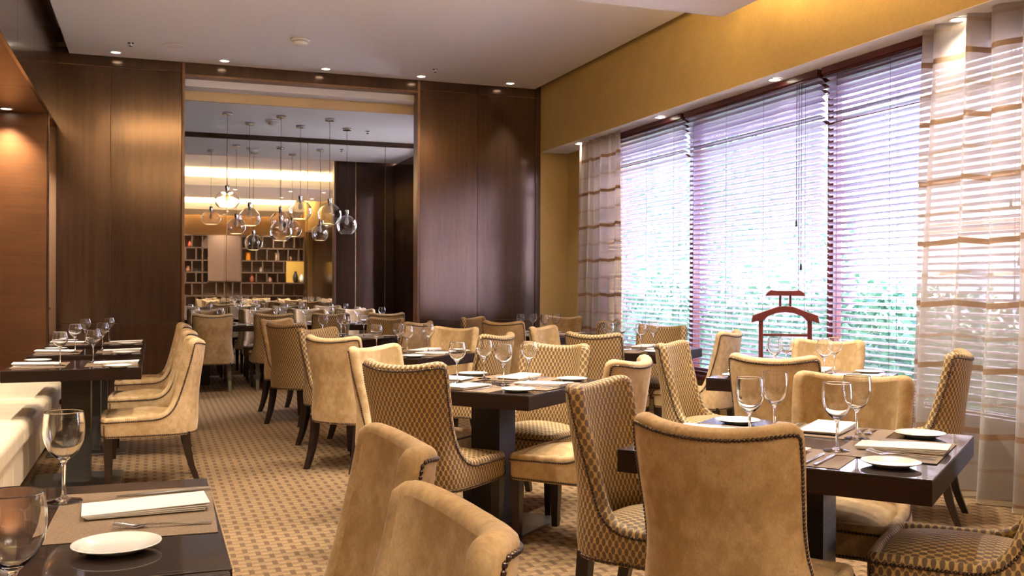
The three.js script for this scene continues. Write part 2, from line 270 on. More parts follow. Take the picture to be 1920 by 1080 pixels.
/* ---------- blinds ---------- */
{
  const prof = []; for (let i = 0; i <= 4; i++) { const t = i / 4 * 2 - 1; prof.push([t * 0.038, 0.010 * (1 - t * t)]); }
  const slatGeo = (len) => { // crowned slat along z, 3 mm thick
    const sh = new THREE.Shape(); prof.forEach(([x, y], i) => (i ? sh.lineTo(x, y + 0.0015) : sh.moveTo(x, y + 0.0015))); [...prof].reverse().forEach(([x, y]) => sh.lineTo(x, y - 0.0015));
    const g = new THREE.ExtrudeGeometry(sh, { depth: len, bevelEnabled: false }); g.translate(0, 0, -len / 2); return g;
  };
  const tilt = [-15, -17, -9, -9], names = ['next to the gathered curtain in the back corner', 'behind the mahogany valet stand', 'half covered by the tall sheer curtain', 'wholly behind the tall sheer curtain'];
  for (let k = 0; k < 4; k++) {
    const a = bayZ[k] + 0.025, b = bayZ[k + 1] - 0.025, len = b - a, sg = slatGeo(len);
    const g = thing('window_blind', `wooden slatted venetian blind ${names[k]}`, 'blind', [4.755, 0.46, (a + b) / 2]);
    part('headrail', rbx(-0.03, 0.03, 2.385, 2.448, -len / 2, len / 2, 0.004), M.mahogany, g);
    part('valance', rbx(-0.046, -0.040, 2.40, 2.449, -len / 2, len / 2, 0.002), M.mahogany, g);
    let n = 0;
    for (let y = 0.045; y < 2.37; y += 0.0455) { const s = part('slat', sg, M.slat, g, [0, y, 0]); s.rotation.z = (tilt[k] + 2.2 * Math.sin(n * 12.9)) * Math.PI / 180 * (y > 2.2 ? 1.6 : 1); s.rotation.y = 0.0012 * Math.sin(n * 7.7); n++; }
    part('bottom_rail', rbx(-0.028, 0.028, 0.0, 0.02, -len / 2, len / 2, 0.004), M.mahogany, g);
    for (const f of [-0.42, -0.14, 0.14, 0.42]) for (const dx of [-0.031, 0.031]) part('ladder_cord', bx(dx - 0.0009, dx + 0.0009, 0.02, 2.39, f * len - 0.0009, f * len + 0.0009), M.cord, g);
    if (k === 1 || k === 2) {
      const zc = len / 2 - 0.22;
      for (const [dz, y0] of [[0, 0.78], [0.03, 0.98], [-0.03, 1.32]]) { const pc = part('pull_cord', bx(-0.046, -0.043, y0, 2.38, zc + dz - 0.0015, zc + dz + 0.0015), M.cord, g); part('cord_tassel', lathe([[0.001, 0.05], [0.006, 0.045], [0.010, 0.0], [0.001, -0.002]], 10), M.black, pc, [-0.0445, y0 - 0.045, zc + dz]); }
    }
  }
}

/* ---------- curtains ---------- */
function curtain(label, z0, z1, x, pleats, seed, amp, spread) {
  const nu = pleats * 14, nv = 26, r = rng(seed), ph = Array.from({ length: pleats + 2 }, () => r() * 0.5), am = Array.from({ length: pleats + 2 }, () => 0.7 + 0.6 * r());
  const g = thing('sheer_curtain', label, 'curtain', [0, 0, 0]);
  const geo = grid(nu, nv, (i, j) => {
    const s = i / nu, v = j / nv, y = lerp(0.012, SOF - 0.004, v), p = s * pleats, k = Math.floor(p), a = lerp(am[k], am[k + 1], p - k), f = lerp(ph[k], ph[k + 1], p - k);
    const low = 1 - v, A = amp * a * (0.8 + 0.45 * low);
    const wob = Math.sin(p * Math.PI * 2 + f + 0.35 * Math.sin(v * 5 + k));
    const z = lerp(z0, z1, s) + (s - 0.5) * spread * low + 0.02 * Math.sin(p * 4.4 + 1) , xx = x + A * wob - 0.03 * low;
    return [xx, y, z, s * (z1 - z0) * 2.2, y + 0.012 * Math.sin(p * 3.1)];
  });
  part('curtain_fabric', geo, curtainTex, g);
  part('curtain_hem', grid(nu, 1, (i, j) => { const P = geo.attributes.position, o = i; return [P.getX(o) - 0.003, 0.004 + j * 0.03, P.getZ(o), i / nu, j]; }), mat({ color: 0xb9a98f, roughness: 0.9, side: THREE.DoubleSide }), g);
  return g;
}
curtain('gathered striped sheer curtain in the back corner beside the mustard wall', -10.42, -9.38, 4.64, 6, 7, 0.030, 0.12);
curtain('tall striped sheer curtain covering the blind beside the fourth aisle table', -5.02, -2.9, 4.63, 9, 9, 0.058, 0.22);

/* ---------- chairs ---------- */
const chairGeo = (() => {
  const half = new THREE.CatmullRomCurve3([[0, -0.29], [0.08, -0.283], [0.15, -0.263], [0.205, -0.228], [0.238, -0.175], [0.249, -0.10], [0.252, 0], [0.252, 0.15], [0.250, 0.245], [0.241, 0.276], [0.215, 0.289], [0.12, 0.295], [0, 0.297]].map(([x, z]) => new THREE.Vector3(x, 0, z)), false, 'centripetal');
  const tab = [[-0.205, 0.905], [-0.198, 0.85], [-0.188, 0.76], [-0.172, 0.65], [-0.152, 0.56], [-0.128, 0.50], [-0.098, 0.462], [-0.06, 0.441], [-0.02, 0.433], [0.3, 0.426]];
  const fine = half.getSpacedPoints(900), pts = [];
  let pastWing = false, arc = 0, edge = 0, prev = null;
  for (const p of fine) {
    let y; if (p.z <= -0.205 && !pastWing) y = 0.884 + 0.021 * clamp(p.x / 0.2) ** 2; else { pastWing = true; let k = 0; while (k < tab.length - 2 && tab[k + 1][0] < p.z) k++; y = lerp(tab[k][1], tab[k + 1][1], clamp((p.z - tab[k][0]) / (tab[k + 1][0] - tab[k][0]))); if (p.x < 0.24 && p.z > 0.2) y = 0.426; }
    if (prev) { const d = Math.hypot(p.x - prev.x, p.z - prev.z); arc += d; edge += Math.hypot(d, y - prev.y); }
    prev = { x: p.x, z: p.z, y, arc, edge }; pts.push(prev);
  }
  const N = 84, q = [], total = edge;
  for (let i = 0, k = 0; i <= N; i++) { const e = i / N * total; while (k < pts.length - 2 && pts[k + 1].edge < e) k++; const a = pts[k], b = pts[k + 1], t = clamp((e - a.edge) / (b.edge - a.edge || 1)); q.push({ x: lerp(a.x, b.x, t), z: lerp(a.z, b.z, t), y: lerp(a.y, b.y, t), s: lerp(a.arc, b.arc, t) }); }
  // smooth the top line a little
  for (let pass = 0; pass < 2; pass++) { const ys = q.map((c) => c.y); for (let i = 1; i < N; i++) q[i].y = 0.25 * ys[i - 1] + 0.5 * ys[i] + 0.25 * ys[i + 1]; }
  const full = [...q.slice(1, N).reverse().map((c) => ({ x: -c.x, z: c.z, y: c.y, s: -c.s })), ...q];  // from front centre-left over back to front centre
  full.unshift({ x: 0, z: q[N].z, y: q[N].y, s: -q[N].s });
  const K = full.length, FRONT = q[N].s;
  const nrm = full.map((c, i) => { const a = full[Math.max(0, i - 1)], b = full[Math.min(K - 1, i + 1)]; let tx = b.x - a.x, tz = b.z - a.z; const l = Math.hypot(tx, tz) || 1; tx /= l; tz /= l; return { nx: -tz, nz: tx, tx, tz }; });
  // direction check: inward must point to the middle
  { const i = Math.floor(K / 2); if (nrm[i].nz < 0) nrm.forEach((o) => { o.nx *= -1; o.nz *= -1; }); }
  const place = (i, y, off) => { const c = full[i], n = nrm[i], back = ss(0.02, -0.2, c.z), t = ss(0.44, 0.91, y); const wx = 1 - 0.085 * Math.exp(-(((y - 0.58) / 0.15) ** 2)) * back + 0.03 * ss(0.72, 0.91, y) * back - 0.012 * ss(0.37, 0.32, y); return [(c.x + n.nx * off) * wx, y, (c.z + n.nz * off) - 0.045 * t * back * (0.5 + 0.5 * ((y - 0.44) / 0.47)) + 0.008 * ss(0.37, 0.32, y) * (c.z < 0 ? 1 : -1)]; };
  const thick = (i) => lerp(0.036, 0.056, ss(0.05, -0.15, full[i].z));
  const dirs = full.map((c, i) => { const a = full[Math.max(0, i - 1)], b = full[Math.min(K - 1, i + 1)], ds = b.s - a.s || 1e-6, dy = b.y - a.y, l = Math.hypot(ds, dy); return { up: ds / l, al: -dy / l }; });
  const NO = 12, NR = 7, NI = 9;
  const shell = (i0, i1) => mergeGeometries([grid(i1 - i0, NO + NR, (ii, j) => {
    const i = i0 + ii, c = full[i], n = nrm[i], d = dirs[i], th = thick(i);
    if (j <= NO) { const y = lerp(0.322, c.y, (j / NO) ** 0.85); return [...place(i, y, 0), c.s, y]; }
    const a = (j - NO) / NR * Math.PI, e = place(i, c.y, th * (1 - Math.cos(a)) / 2), b = 0.021 * Math.sin(a); return [e[0] + n.tx * d.al * b, e[1] + d.up * b, e[2] + n.tz * d.al * b, c.s + d.al * (th * a / Math.PI * 1.15), c.y + d.up * (th * a / Math.PI * 1.15)];
  }), grid(i1 - i0, NI, (ii, j) => { const i = i0 + ii, c = full[i], y = lerp(c.y, 0.405, j / NI); return [...place(i, y, thick(i)), c.s * 0.9, 2.0 - y]; })]);
  const iA = full.findIndex((c) => c.z < -0.115), iB = K - 1 - [...full].reverse().findIndex((c) => c.z < -0.115);
  const backrest = shell(iA, iB);
  const under = (() => { const p = [0, 0.326, 0], uv = [0, 0], idx = []; for (let i = 0; i < K; i++) { const e = place(i, 0.326, 0.004); p.push(...e); uv.push(e[0], e[2]); if (i) idx.push(0, i, i + 1); } const g = new THREE.BufferGeometry(); g.setAttribute('position', new THREE.Float32BufferAttribute(p, 3)); g.setAttribute('uv', new THREE.Float32BufferAttribute(uv, 2)); g.setIndex(idx); g.computeVertexNormals(); return g; })();
  const rail = mergeGeometries([shell(0, iA), shell(iB, K - 1), under].map((g) => g.toNonIndexed()));
  const seat = grid(22, 22, (i, j) => { const a = i / 11 - 1, b = j / 11 - 1, e = (1 - Math.abs(a) ** 7) * (1 - Math.abs(b) ** 7), x = a * 0.222 * (1 - 0.10 * clamp(-b) ** 2), z = 0.033 + b * 0.243; return [x, 0.405 + 0.032 * Math.pow(Math.max(e, 0), 0.4) + 0.042 * (1 - a * a) * (1 - b * b * 0.8), z, x, z]; }, true);
  // nails
  const unit = []; { const R = 8; const ring = (r, y, k) => [r * Math.cos(k / R * 2 * Math.PI), r * Math.sin(k / R * 2 * Math.PI), y]; for (let k = 0; k < R; k++) { unit.push([ring(1, 0, k), ring(1, 0, k + 1), ring(0.72, 0.55, k + 1)], [ring(1, 0, k), ring(0.72, 0.55, k + 1), ring(0.72, 0.55, k)], [ring(0.72, 0.55, k), ring(0.72, 0.55, k + 1), [0, 0, 0.85]]); } }
  const np = [], nn = [], nu2 = [];
  const nail = (p, n) => { const nv = new THREE.Vector3(...n).normalize(), t = new THREE.Vector3(0, 1, 0).cross(nv).normalize(), b = nv.clone().cross(t), r = 0.0060; for (const tri of unit) for (const v of tri) { const o = t.clone().multiplyScalar(v[0] * r).addScaledVector(b, v[1] * r).addScaledVector(nv, v[2] * r); np.push(p[0] + o.x, p[1] + o.y, p[2] + o.z); const m = t.clone().multiplyScalar(v[0]).addScaledVector(b, v[1]).addScaledVector(nv, v[2] * 0.8 + 0.25).normalize(); nn.push(m.x, m.y, m.z); nu2.push(0, 0); } };
  const run = (fn, step) => { let last = null; for (let i = 0; i < K - 1; i++) for (let t = 0; t < 1; t += 0.05) { const a = fn(i), b = fn(i + 1), p = [0, 1, 2].map((k) => lerp(a.p[k], b.p[k], t)); if (!last || Math.hypot(p[0] - last[0], p[1] - last[1], p[2] - last[2]) >= step) { nail(p, [0, 1, 2].map((k) => lerp(a.n[k], b.n[k], t))); last = p; } } };
  run((i) => { const c = full[i], n = nrm[i], d = dirs[i], e = place(i, c.y, -0.0005); return { p: [e[0] - n.tx * d.al * 0.008, e[1] - d.up * 0.008, e[2] - n.tz * d.al * 0.008], n: [-n.nx, 0, -n.nz] }; }, 0.0113);
  run((i) => { const n = nrm[i], e = place(i, 0.331, -0.0005); return { p: e, n: [-n.nx, 0, -n.nz] }; }, 0.0118);
  for (const sx of [-1, 1]) for (let y = 0.343; y < 0.412; y += 0.0115) nail([sx * 0.244, y, 0.2735], [sx * 0.8, 0, 0.6]);
  const nails = new THREE.BufferGeometry(); nails.setAttribute('position', new THREE.Float32BufferAttribute(np, 3)); nails.setAttribute('normal', new THREE.Float32BufferAttribute(nn, 3)); nails.setAttribute('uv', new THREE.Float32BufferAttribute(nu2, 2));
  // legs: tapered square, rear ones sabre-curved
  const leg = (pts) => { const pos = [], uv = [], idx = []; pts.forEach(([x, y, z, r], k) => { for (const [a, b] of [[-1, -1], [1, -1], [1, 1], [-1, 1], [-1, -1]]) { pos.push(x + a * r, y, z + b * r); uv.push(a * r + b * r, y); } if (k) for (let i = 0; i < 4; i++) { const A = (k - 1) * 5 + i, B = A + 5; idx.push(A, B, A + 1, A + 1, B, B + 1); } }); const n = pts.length - 1; idx.push(n * 5, n * 5 + 2, n * 5 + 1, n * 5, n * 5 + 3, n * 5 + 2); const g = new THREE.BufferGeometry(); g.setAttribute('position', new THREE.Float32BufferAttribute(pos, 3)); g.setAttribute('uv', new THREE.Float32BufferAttribute(uv, 2)); g.setIndex(idx); const q2 = g.toNonIndexed(); q2.computeVertexNormals(); return q2; };
  const frontLeg = (s) => leg([[s * 0.215, 0.34, 0.25, 0.026], [s * 0.213, 0.15, 0.25, 0.021], [s * 0.211, 0, 0.25, 0.016]]);
  const rearLeg = (s) => leg([[s * 0.185, 0.34, -0.205, 0.024], [s * 0.186, 0.24, -0.213, 0.023], [s * 0.189, 0.13, -0.236, 0.020], [s * 0.193, 0.05, -0.264, 0.018], [s * 0.195, 0, -0.285, 0.016]]);
  return { backrest, rail, seat, nails, legs: [frontLeg(-1), frontLeg(1), rearLeg(-1), rearLeg(1)] };
})();
function makeChair(kind, label, pos, turn, group) {
  const g = thing('dining_chair', label, 'chair', pos, turn, group), m = kind === 'p' ? M.honey : M.velvet;
  part('backrest', chairGeo.backrest, m, g); part('seat_rail', chairGeo.rail, m, g); part('seat_cushion', chairGeo.seat, m, g);
  part('nailhead_trim', chairGeo.nails, M.nail, g).userData = { kind: 'stuff', label: 'row of small dark bronze upholstery nails' };
  for (const l of chairGeo.legs) part('leg', l, M.leg, g);
  return g;
}
const proto = {};
// a chair whose back's top edge has its middle at (x, z), facing along (fx, fz)
function chair(kind, label, x, z, fx, fz, group) {
  const l = Math.hypot(fx, fz); fx /= l; fz /= l;
  const pos = [x + fx * 0.245, 0, z + fz * 0.245], turn = Math.atan2(fx, fz);
  if (!proto[kind]) return (proto[kind] = makeChair(kind, label, pos, turn, group));
  return copy(proto[kind], label, pos, turn, group);
}
const cloth = { p: 'honeycomb-patterned gold chair', v: 'plain gold velvet chair' };

/* ---------- tables ---------- */
const TH = 0.75;
function makeTable(name, label, w, d, x, z, turn, group) {
  const g = thing(name, label, 'table', [x, 0, z], turn, group);
  part('tabletop', rbx(-w / 2, w / 2, TH - 0.006, TH, -d / 2, d / 2, 0.002), M.espresso, g);
  part('table_edge', rbx(-w / 2, w / 2, TH - 0.072, TH - 0.006, -d / 2, d / 2, 0.002), M.tableEdge, g);
  const px = 0.085, pz = 0.085;
  part('pedestal', bx(-px, px, 0.014, TH - 0.072, -pz, pz), ribbed, g);
  part('base_plate', rbx(-0.27, 0.27, 0, 0.014, -0.27, 0.27, 0.003), M.baseSteel, g);
  return g;
}
/* ---------- tableware ---------- */
const glassGeo = lathe([[0.0, 0.0025], [0.030, 0.0022], [0.0405, 0.0], [0.042, 0.0012], [0.040, 0.0035], [0.022, 0.0065], [0.009, 0.0105], [0.0052, 0.018], [0.0042, 0.035], [0.0040, 0.07], [0.0048, 0.088], [0.0085, 0.098], [0.020, 0.107], [0.034, 0.122], [0.043, 0.142], [0.0470, 0.165], [0.0462, 0.188], [0.0435, 0.212], [0.0430, 0.2145], [0.0422, 0.2143], [0.0424, 0.211], [0.0450, 0.188], [0.0457, 0.165], [0.0417, 0.143], [0.033, 0.1245], [0.019, 0.110], [0.006, 0.1035], [0.0, 0.1028]], 40);
const balloonGeo = lathe([[0.0, 0.0025], [0.028, 0.0022], [0.0355, 0.0], [0.037, 0.0012], [0.035, 0.0032], [0.018, 0.006], [0.007, 0.010], [0.0042, 0.018], [0.0034, 0.04], [0.0033, 0.085], [0.0042, 0.102], [0.0085, 0.112], [0.020, 0.123], [0.034, 0.137], [0.0435, 0.151], [0.0462, 0.165], [0.0448, 0.182], [0.0405, 0.200], [0.0378, 0.212], [0.0374, 0.2145], [0.0368, 0.2142], [0.0370, 0.2115], [0.0396, 0.1995], [0.0438, 0.182], [0.0451, 0.165], [0.0424, 0.152], [0.033, 0.1385], [0.019, 0.1252], [0.006, 0.1165], [0.0, 0.1155]], 40);
const plateGeo = lathe([[0, 0.006], [0.045, 0.006], [0.054, 0.0085], [0.066, 0.0125], [0.080, 0.0165], [0.083, 0.0165], [0.0835, 0.0145], [0.070, 0.0095], [0.056, 0.004], [0.048, 0.0], [0.044, 0.0], [0.043, 0.002], [0, 0.002]], 44);
function flat(shape, th, bend, curve = 8) { const g = new THREE.ExtrudeGeometry(shape, { depth: th, bevelEnabled: true, bevelThickness: 0.0004, bevelSize: 0.0004, bevelSegments: 1, curveSegments: curve }); const p = g.attributes.position; for (let i = 0; i < p.count; i++) { const x = p.getX(i), y = p.getY(i), z = p.getZ(i); p.setXYZ(i, x, z + bend(y), -y); } g.computeVertexNormals(); return g; }
// both along -z (towards the table's middle), handle end at z = 0.1
const forkGeo = (() => {
  const s = new THREE.Shape(); s.moveTo(-0.0045, -0.1); s.lineTo(0.0045, -0.1); s.lineTo(0.0058, -0.06); s.lineTo(0.0026, 0.0); s.lineTo(0.003, 0.03); s.quadraticCurveTo(0.011, 0.038, 0.0112, 0.055);
  const tine = [0.0112, 0.0082, 0.0052, 0.0022]; // stepped tines
  s.lineTo(0.0108, 0.098); s.lineTo(0.0086, 0.098); s.lineTo(0.0080, 0.058); s.lineTo(0.0050, 0.058); s.lineTo(0.0046, 0.098); s.lineTo(0.0024, 0.098); s.lineTo(0.0018, 0.058); s.lineTo(-0.0018, 0.058); s.lineTo(-0.0024, 0.098); s.lineTo(-0.0046, 0.098); s.lineTo(-0.0050, 0.058); s.lineTo(-0.0080, 0.058); s.lineTo(-0.0086, 0.098); s.lineTo(-0.0108, 0.098); s.lineTo(-0.0112, 0.055);
  s.quadraticCurveTo(-0.011, 0.038, -0.003, 0.03); s.lineTo(-0.0026, 0.0); s.lineTo(-0.0058, -0.06); s.closePath();
  return flat(s, 0.0014, (y) => 0.001 + 0.007 * Math.exp(-(((y - 0.01) / 0.03) ** 2)) + 0.010 * clamp((y - 0.055) / 0.045) ** 1.4 + 0.002 * clamp(-y / 0.1));
})();
const knifeGeo = (() => {
  const s = new THREE.Shape(); s.moveTo(-0.0048, -0.11); s.lineTo(0.0048, -0.11); s.lineTo(0.0062, -0.06); s.lineTo(0.0042, 0.0); s.lineTo(0.0046, 0.006); s.lineTo(0.0050, 0.085); s.quadraticCurveTo(0.0035, 0.108, -0.003, 0.112); s.quadraticCurveTo(-0.0082, 0.09, -0.0078, 0.05); s.lineTo(-0.0046, 0.006); s.lineTo(-0.0042, 0.0); s.lineTo(-0.0062, -0.06); s.closePath();
  return flat(s, 0.0018, (y) => 0.001 + 0.0022 * ss(0.005, -0.02, y));
})();
const napkinGeo = (() => { // four folded layers, long along z, rounded fold on one side, open edges on the other
  const L = [], W = 0.14, len = 0.26, h = 0.0028;
  for (let k = 0; k < 4; k++) {
    const g = new RoundedBoxGeometry(W, h, len, 3, 0.0017), p = g.attributes.position;
    for (let i = 0; i < p.count; i++) {
      let x = p.getX(i), z = p.getZ(i); const u = x / (W / 2), v = z / (len / 2);
      const wave = 0.0016 * Math.sin(z * 34 + 1 + k * 0.5) * (0.4 + 0.6 * u * u) + 0.0010 * Math.sin(x * 60 + z * 18), lift = 0.005 * clamp(v) ** 3 * (k / 3) + 0.003 * clamp(-u) ** 2 * (k / 3);
      x += 0.10 * z * 0.35 + (u > 0 ? 0.0028 * (k - 1.5) * u : 0) + 0.0015 * Math.sin(z * 26 + k); z += 0.0036 * (k - 1.5) * v;
      p.setXYZ(i, x, p.getY(i) + 0.0035 + k * (h * 0.72) + wave * (0.3 + k / 3 * 0.7) * 0.9 + lift, z);
    }
    g.computeVertexNormals(); L.push(uvBox(g));
  }
  return merge(L);
})();
const matGeo = rbx(-0.215, 0.215, 0, 0.0016, -0.155, 0.155, 0.0007);
const W = {};
function ware(kind, label, category, geo, m, pos, turn, group) {
  if (!W[kind]) return (W[kind] = single(kind, label, category, geo, m, pos, turn, group));
  return copy(W[kind], label, pos, turn, group);
}
// one place setting: o = table centre, (ax, az) outward to the diner, e = distance of the table edge
function setting(cx, cz, ax, az, e, where, group, { level = 0, cutlery = true, seed = 1, second = false, glassAt = [0.14, 0.14], tulip = false } = {}) {
  const rr = rng(seed * 977 + 13), j = (s) => (rr() - 0.5) * s, rx = az, rz = -ax;      // (rx, rz): diner's right
  const at = (a, r, y) => [cx + ax * a + rx * r, TH + y, cz + az * a + rz * r], t = Math.atan2(ax, az);
  const y0 = level * 0.0018 + 0.0002, yt = y0 + 0.0018;
  ware('placemat', `brown woven placemat, ${where}`, 'placemat', matGeo, placematMat, at(e - 0.175, 0.0, y0), t, `placemats on ${group}`);
  ware('napkin', `folded cream napkin, ${where}`, 'napkin', napkinGeo, linen, at(e - 0.15, j(0.02), yt), t + j(0.12), `napkins on ${group}`);
  if (cutlery) {
    const set = (f, k, w) => { ware('dinner_fork', `${w} dinner fork, ${where}`, 'fork', forkGeo, M.steel, at(e - 0.135, -f, yt), t + j(0.1), `forks on ${group}`); ware('table_knife', `${w} table knife, ${where}`, 'knife', knifeGeo, M.steel, at(e - 0.14, k, yt), t + j(0.08), `knives on ${group}`); };
    set(0.115, 0.115, second ? 'inner' : 'steel'); if (second) set(0.15, 0.148, 'outer');
  }
  ware('side_plate', `white side plate, ${where}`, 'plate', plateGeo, M.porcelain, at(e - 0.13, -0.31, 0.0004), 0, `side plates on ${group}`);
  ware(tulip ? 'wine_glass' : 'balloon_wine_glass', `empty stemmed wineglass, ${where}`, 'glass', tulip ? glassGeo : balloonGeo, M.glass, at(...glassAt, y0 + 0.0024), 0, `wine glasses on ${group}`);
}

const RAD = Math.PI / 180, C = {
  A: { x: 1.75, z: -9.58, rot: 41, side: 0.90, kinds: 'pvpv', where: 'first aisle table from mirrored room', cut: false },
  B: { x: 1.78, z: -7.28, rot: 41, side: 0.90, kinds: 'vpvp', where: 'second aisle table from mirrored room', cut: true },
  C: { x: 1.70, z: -4.93, rot: 41, side: 0.90, kinds: 'pvpv', where: 'third aisle table from mirrored room', cut: true },
  S: { x: 2.04, z: -2.74, rot: 38.5, side: 0.93, kinds: 'vpvp', where: 'fourth aisle table from mirrored room', cut: true, second: true },
  E: { x: 3.80, z: -9.58, rot: 41, side: 0.90, kinds: 'vpvp', where: 'first window table from back wall', cut: false },
  D: { x: 3.66, z: -7.18, rot: 41, side: 0.90, kinds: 'pvpv', where: 'second window table from back wall', cut: false },
  F: { x: 3.57, z: -4.79, rot: 41, side: 0.90, kinds: 'vpvp', where: 'third window table from back wall', cut: true },
};
const measured = { // middle of the top of each chair back: near-aisle, far-aisle, far-window, near-window
  A: [[1.13, -9.02], [1.18, -10.14], [2.31, -10.17], [2.34, -9.08]], B: [[1.153, -6.70], [1.25, -7.95], [2.36, -7.83], [2.30, -6.74]], C: [[1.085, -4.41], [1.20, -5.57], [2.27, -5.47], [2.16, -4.28]],
  S: [[1.39, -2.245], [1.55, -3.29], [2.62, -3.21], [2.60, -2.215]], E: [[3.21, -9.03], [3.28, -10.2], [4.36, -10.22], [4.30, -9.0]], D: [[3.12, -6.68], [3.16, -7.75], [4.21, -7.70], [4.19, -6.60]], F: [[2.97, -4.24], [3.04, -5.38], [4.13, -5.31], [4.10, -4.22]] };
const sides = ['aisle side away from back wall', 'aisle side towards back wall', 'window side towards back wall', 'window side away from back wall'];
let seed = 1;
for (const [key, t] of Object.entries(C)) {
  makeTable('dining_table', `square espresso pedestal table laid for four, ${t.where}`, t.side, t.side, t.x, t.z, t.rot * RAD);
  const c = Math.cos(t.rot * RAD), s = Math.sin(t.rot * RAD), e1 = [c, -s], e2 = [-s, -c];
  const out = [[-e1[0], -e1[1]], e2, e1, [-e2[0], -e2[1]]];
  out.forEach(([ax, az], k) => {
    setting(t.x, t.z, ax, az, t.side / 2 - 0.004, `${sides[k]}, ${t.where}`, `the ${t.where}`, { level: k % 2, cutlery: t.cut, second: t.second, tulip: key === 'S', seed: seed++ });
    let [mx, mz] = measured[key][k]; const kind = t.kinds[k], far = Math.max(0, (key === 'S' ? 0.735 : 0.8) - ((mx - t.x) * ax + (mz - t.z) * az)); mx += ax * far; mz += az * far;
    chair(kind, `${cloth[kind]}, ${sides[k]}, ${t.where}`, mx, mz, -ax, -az);
  });
}
// banquette tables
[[-6.86, 'end furthest from the wood wall'], [-8.12, 'middle'], [-9.30, 'end nearest the wood wall']].forEach(([z, w], k) => {
  const where = `the banquette table ${['furthest from the wood wall', 'in the middle of the row', 'nearest the wood wall'][k]}`;
  makeTable('banquette_table', `espresso pedestal table for two, ${where.slice(4)}`, 0.78, 0.74, -0.455, z, 0);
  setting(-0.455, z, 1, 0, 0.386, `chair side of ${where}`, where, { seed: 60 + k, glassAt: [0.09, 0.11], cutlery: k < 2 });
  setting(-0.455, z, -1, 0, 0.386, `bench side of ${where}`, where, { seed: 70 + k, glassAt: [0.09, 0.11], cutlery: k < 2 });
  chair('v', `plain gold velvet chair facing the ${where.slice(4)}`, 0.235, z + [0.14, 0.25, 0.2][k], -1, [0.02, -0.02, 0.01][k]);
});
// foreground banquette tables
{
  const where = 'the table across from two velvet chairs';
  makeTable('banquette_table', 'glossy dark table with woven placemat, across from two velvet chairs', 0.80, 0.89, -0.262, -2.305, 0);
  makeTable('banquette_table', 'glossy dark table joined end to end with another in the corner', 0.80, 0.89, -0.268, -1.405, 0);
  ware('placemat', '', '', matGeo, placematMat, [0, 0, 0], 0);
  const last = scene.children[scene.children.length - 1]; last.userData = { label: `brown woven placemat on ${where}`, category: 'placemat' }; last.position.set(-0.036, TH + 0.0002, -2.387); last.rotation.y = Math.PI / 2 - 0.02; last.scale.set(1.14, 1, 1.1);
  ware('napkin', `folded cream linen napkin on ${where}`, 'napkin', napkinGeo, linen, [-0.014, TH + 0.0022, -2.405], Math.PI / 2 + 0.05);
  ware('table_knife', `steel table knife on ${where}`, 'knife', knifeGeo, M.steel, [0.03, TH + 0.0022, -2.573], Math.PI / 2 + 0.06);
  ware('dinner_fork', `steel dinner fork on ${where}`, 'fork', forkGeo, M.steel, [0.02, TH + 0.0022, -2.225], Math.PI / 2 - 0.1);
  ware('side_plate', `small white side plate on ${where}`, 'plate', plateGeo, M.porcelain, [-0.065, TH + 0.0006, -2.06], 0);
  ware('wine_glass', `empty wine glass standing on the placemat edge of ${where}`, 'glass', glassGeo, M.glass, [-0.197, TH + 0.0026, -2.548], 0);
  ware('wine_glass', 'empty wine glass on the glossy table in the corner, cut by the frame', 'glass', glassGeo, M.glass, [-0.192, TH + 0.0006, -1.60], 0);
  chair('v', 'plain gold velvet chair facing the table with one side plate', 0.52, -2.23, -1, 0.02);
  chair('v', 'plain gold velvet chair facing the corner of the joined dark tables', 0.435, -1.49, -1, 0.04);
}
// long table in the mirrored room
{
  const g = thing('long_dining_table', 'long dark dining table under the glass pendants', 'table', [1.65, 0, -13.02]);
  part('tabletop', rbx(-1.95, 1.95, TH - 0.006, TH, -0.44, 0.44, 0.002), M.espresso, g);
  part('table_edge', rbx(-1.95, 1.95, TH - 0.07, TH - 0.006, -0.44, 0.44, 0.002), M.tableEdge, g);
  for (const x of [-1.3, 0, 1.3]) part('pedestal', bx(x - 0.32, x + 0.32, 0, TH - 0.07, -0.2, 0.2), M.leg, g);
  const xs = [0.66, 1.36, 2.04, 2.73], kk = 'vppv', nth = ['first', 'second', 'third', 'fourth'];
  xs.forEach((x, k) => {
    chair(kk[k], `${cloth[kk[k]]}, ${nth[k]} from the banquette side, aisle side of the long table`, x, -12.0, 0, -1);
    chair('v', `plain gold velvet chair, ${nth[k]} from banquette side, mirror side of long table`, x + 0.02, -13.86, 0, 1);
    for (const s of [1, -1]) setting(x, -13.02, 0, s, 0.436, `${nth[k]} from banquette side, ${s > 0 ? 'aisle' : 'mirror'} side of long table`, 'the long table', { cutlery: false, seed: 90 + k * 2 + s, glassAt: [0.12, 0.14] });
  });
}

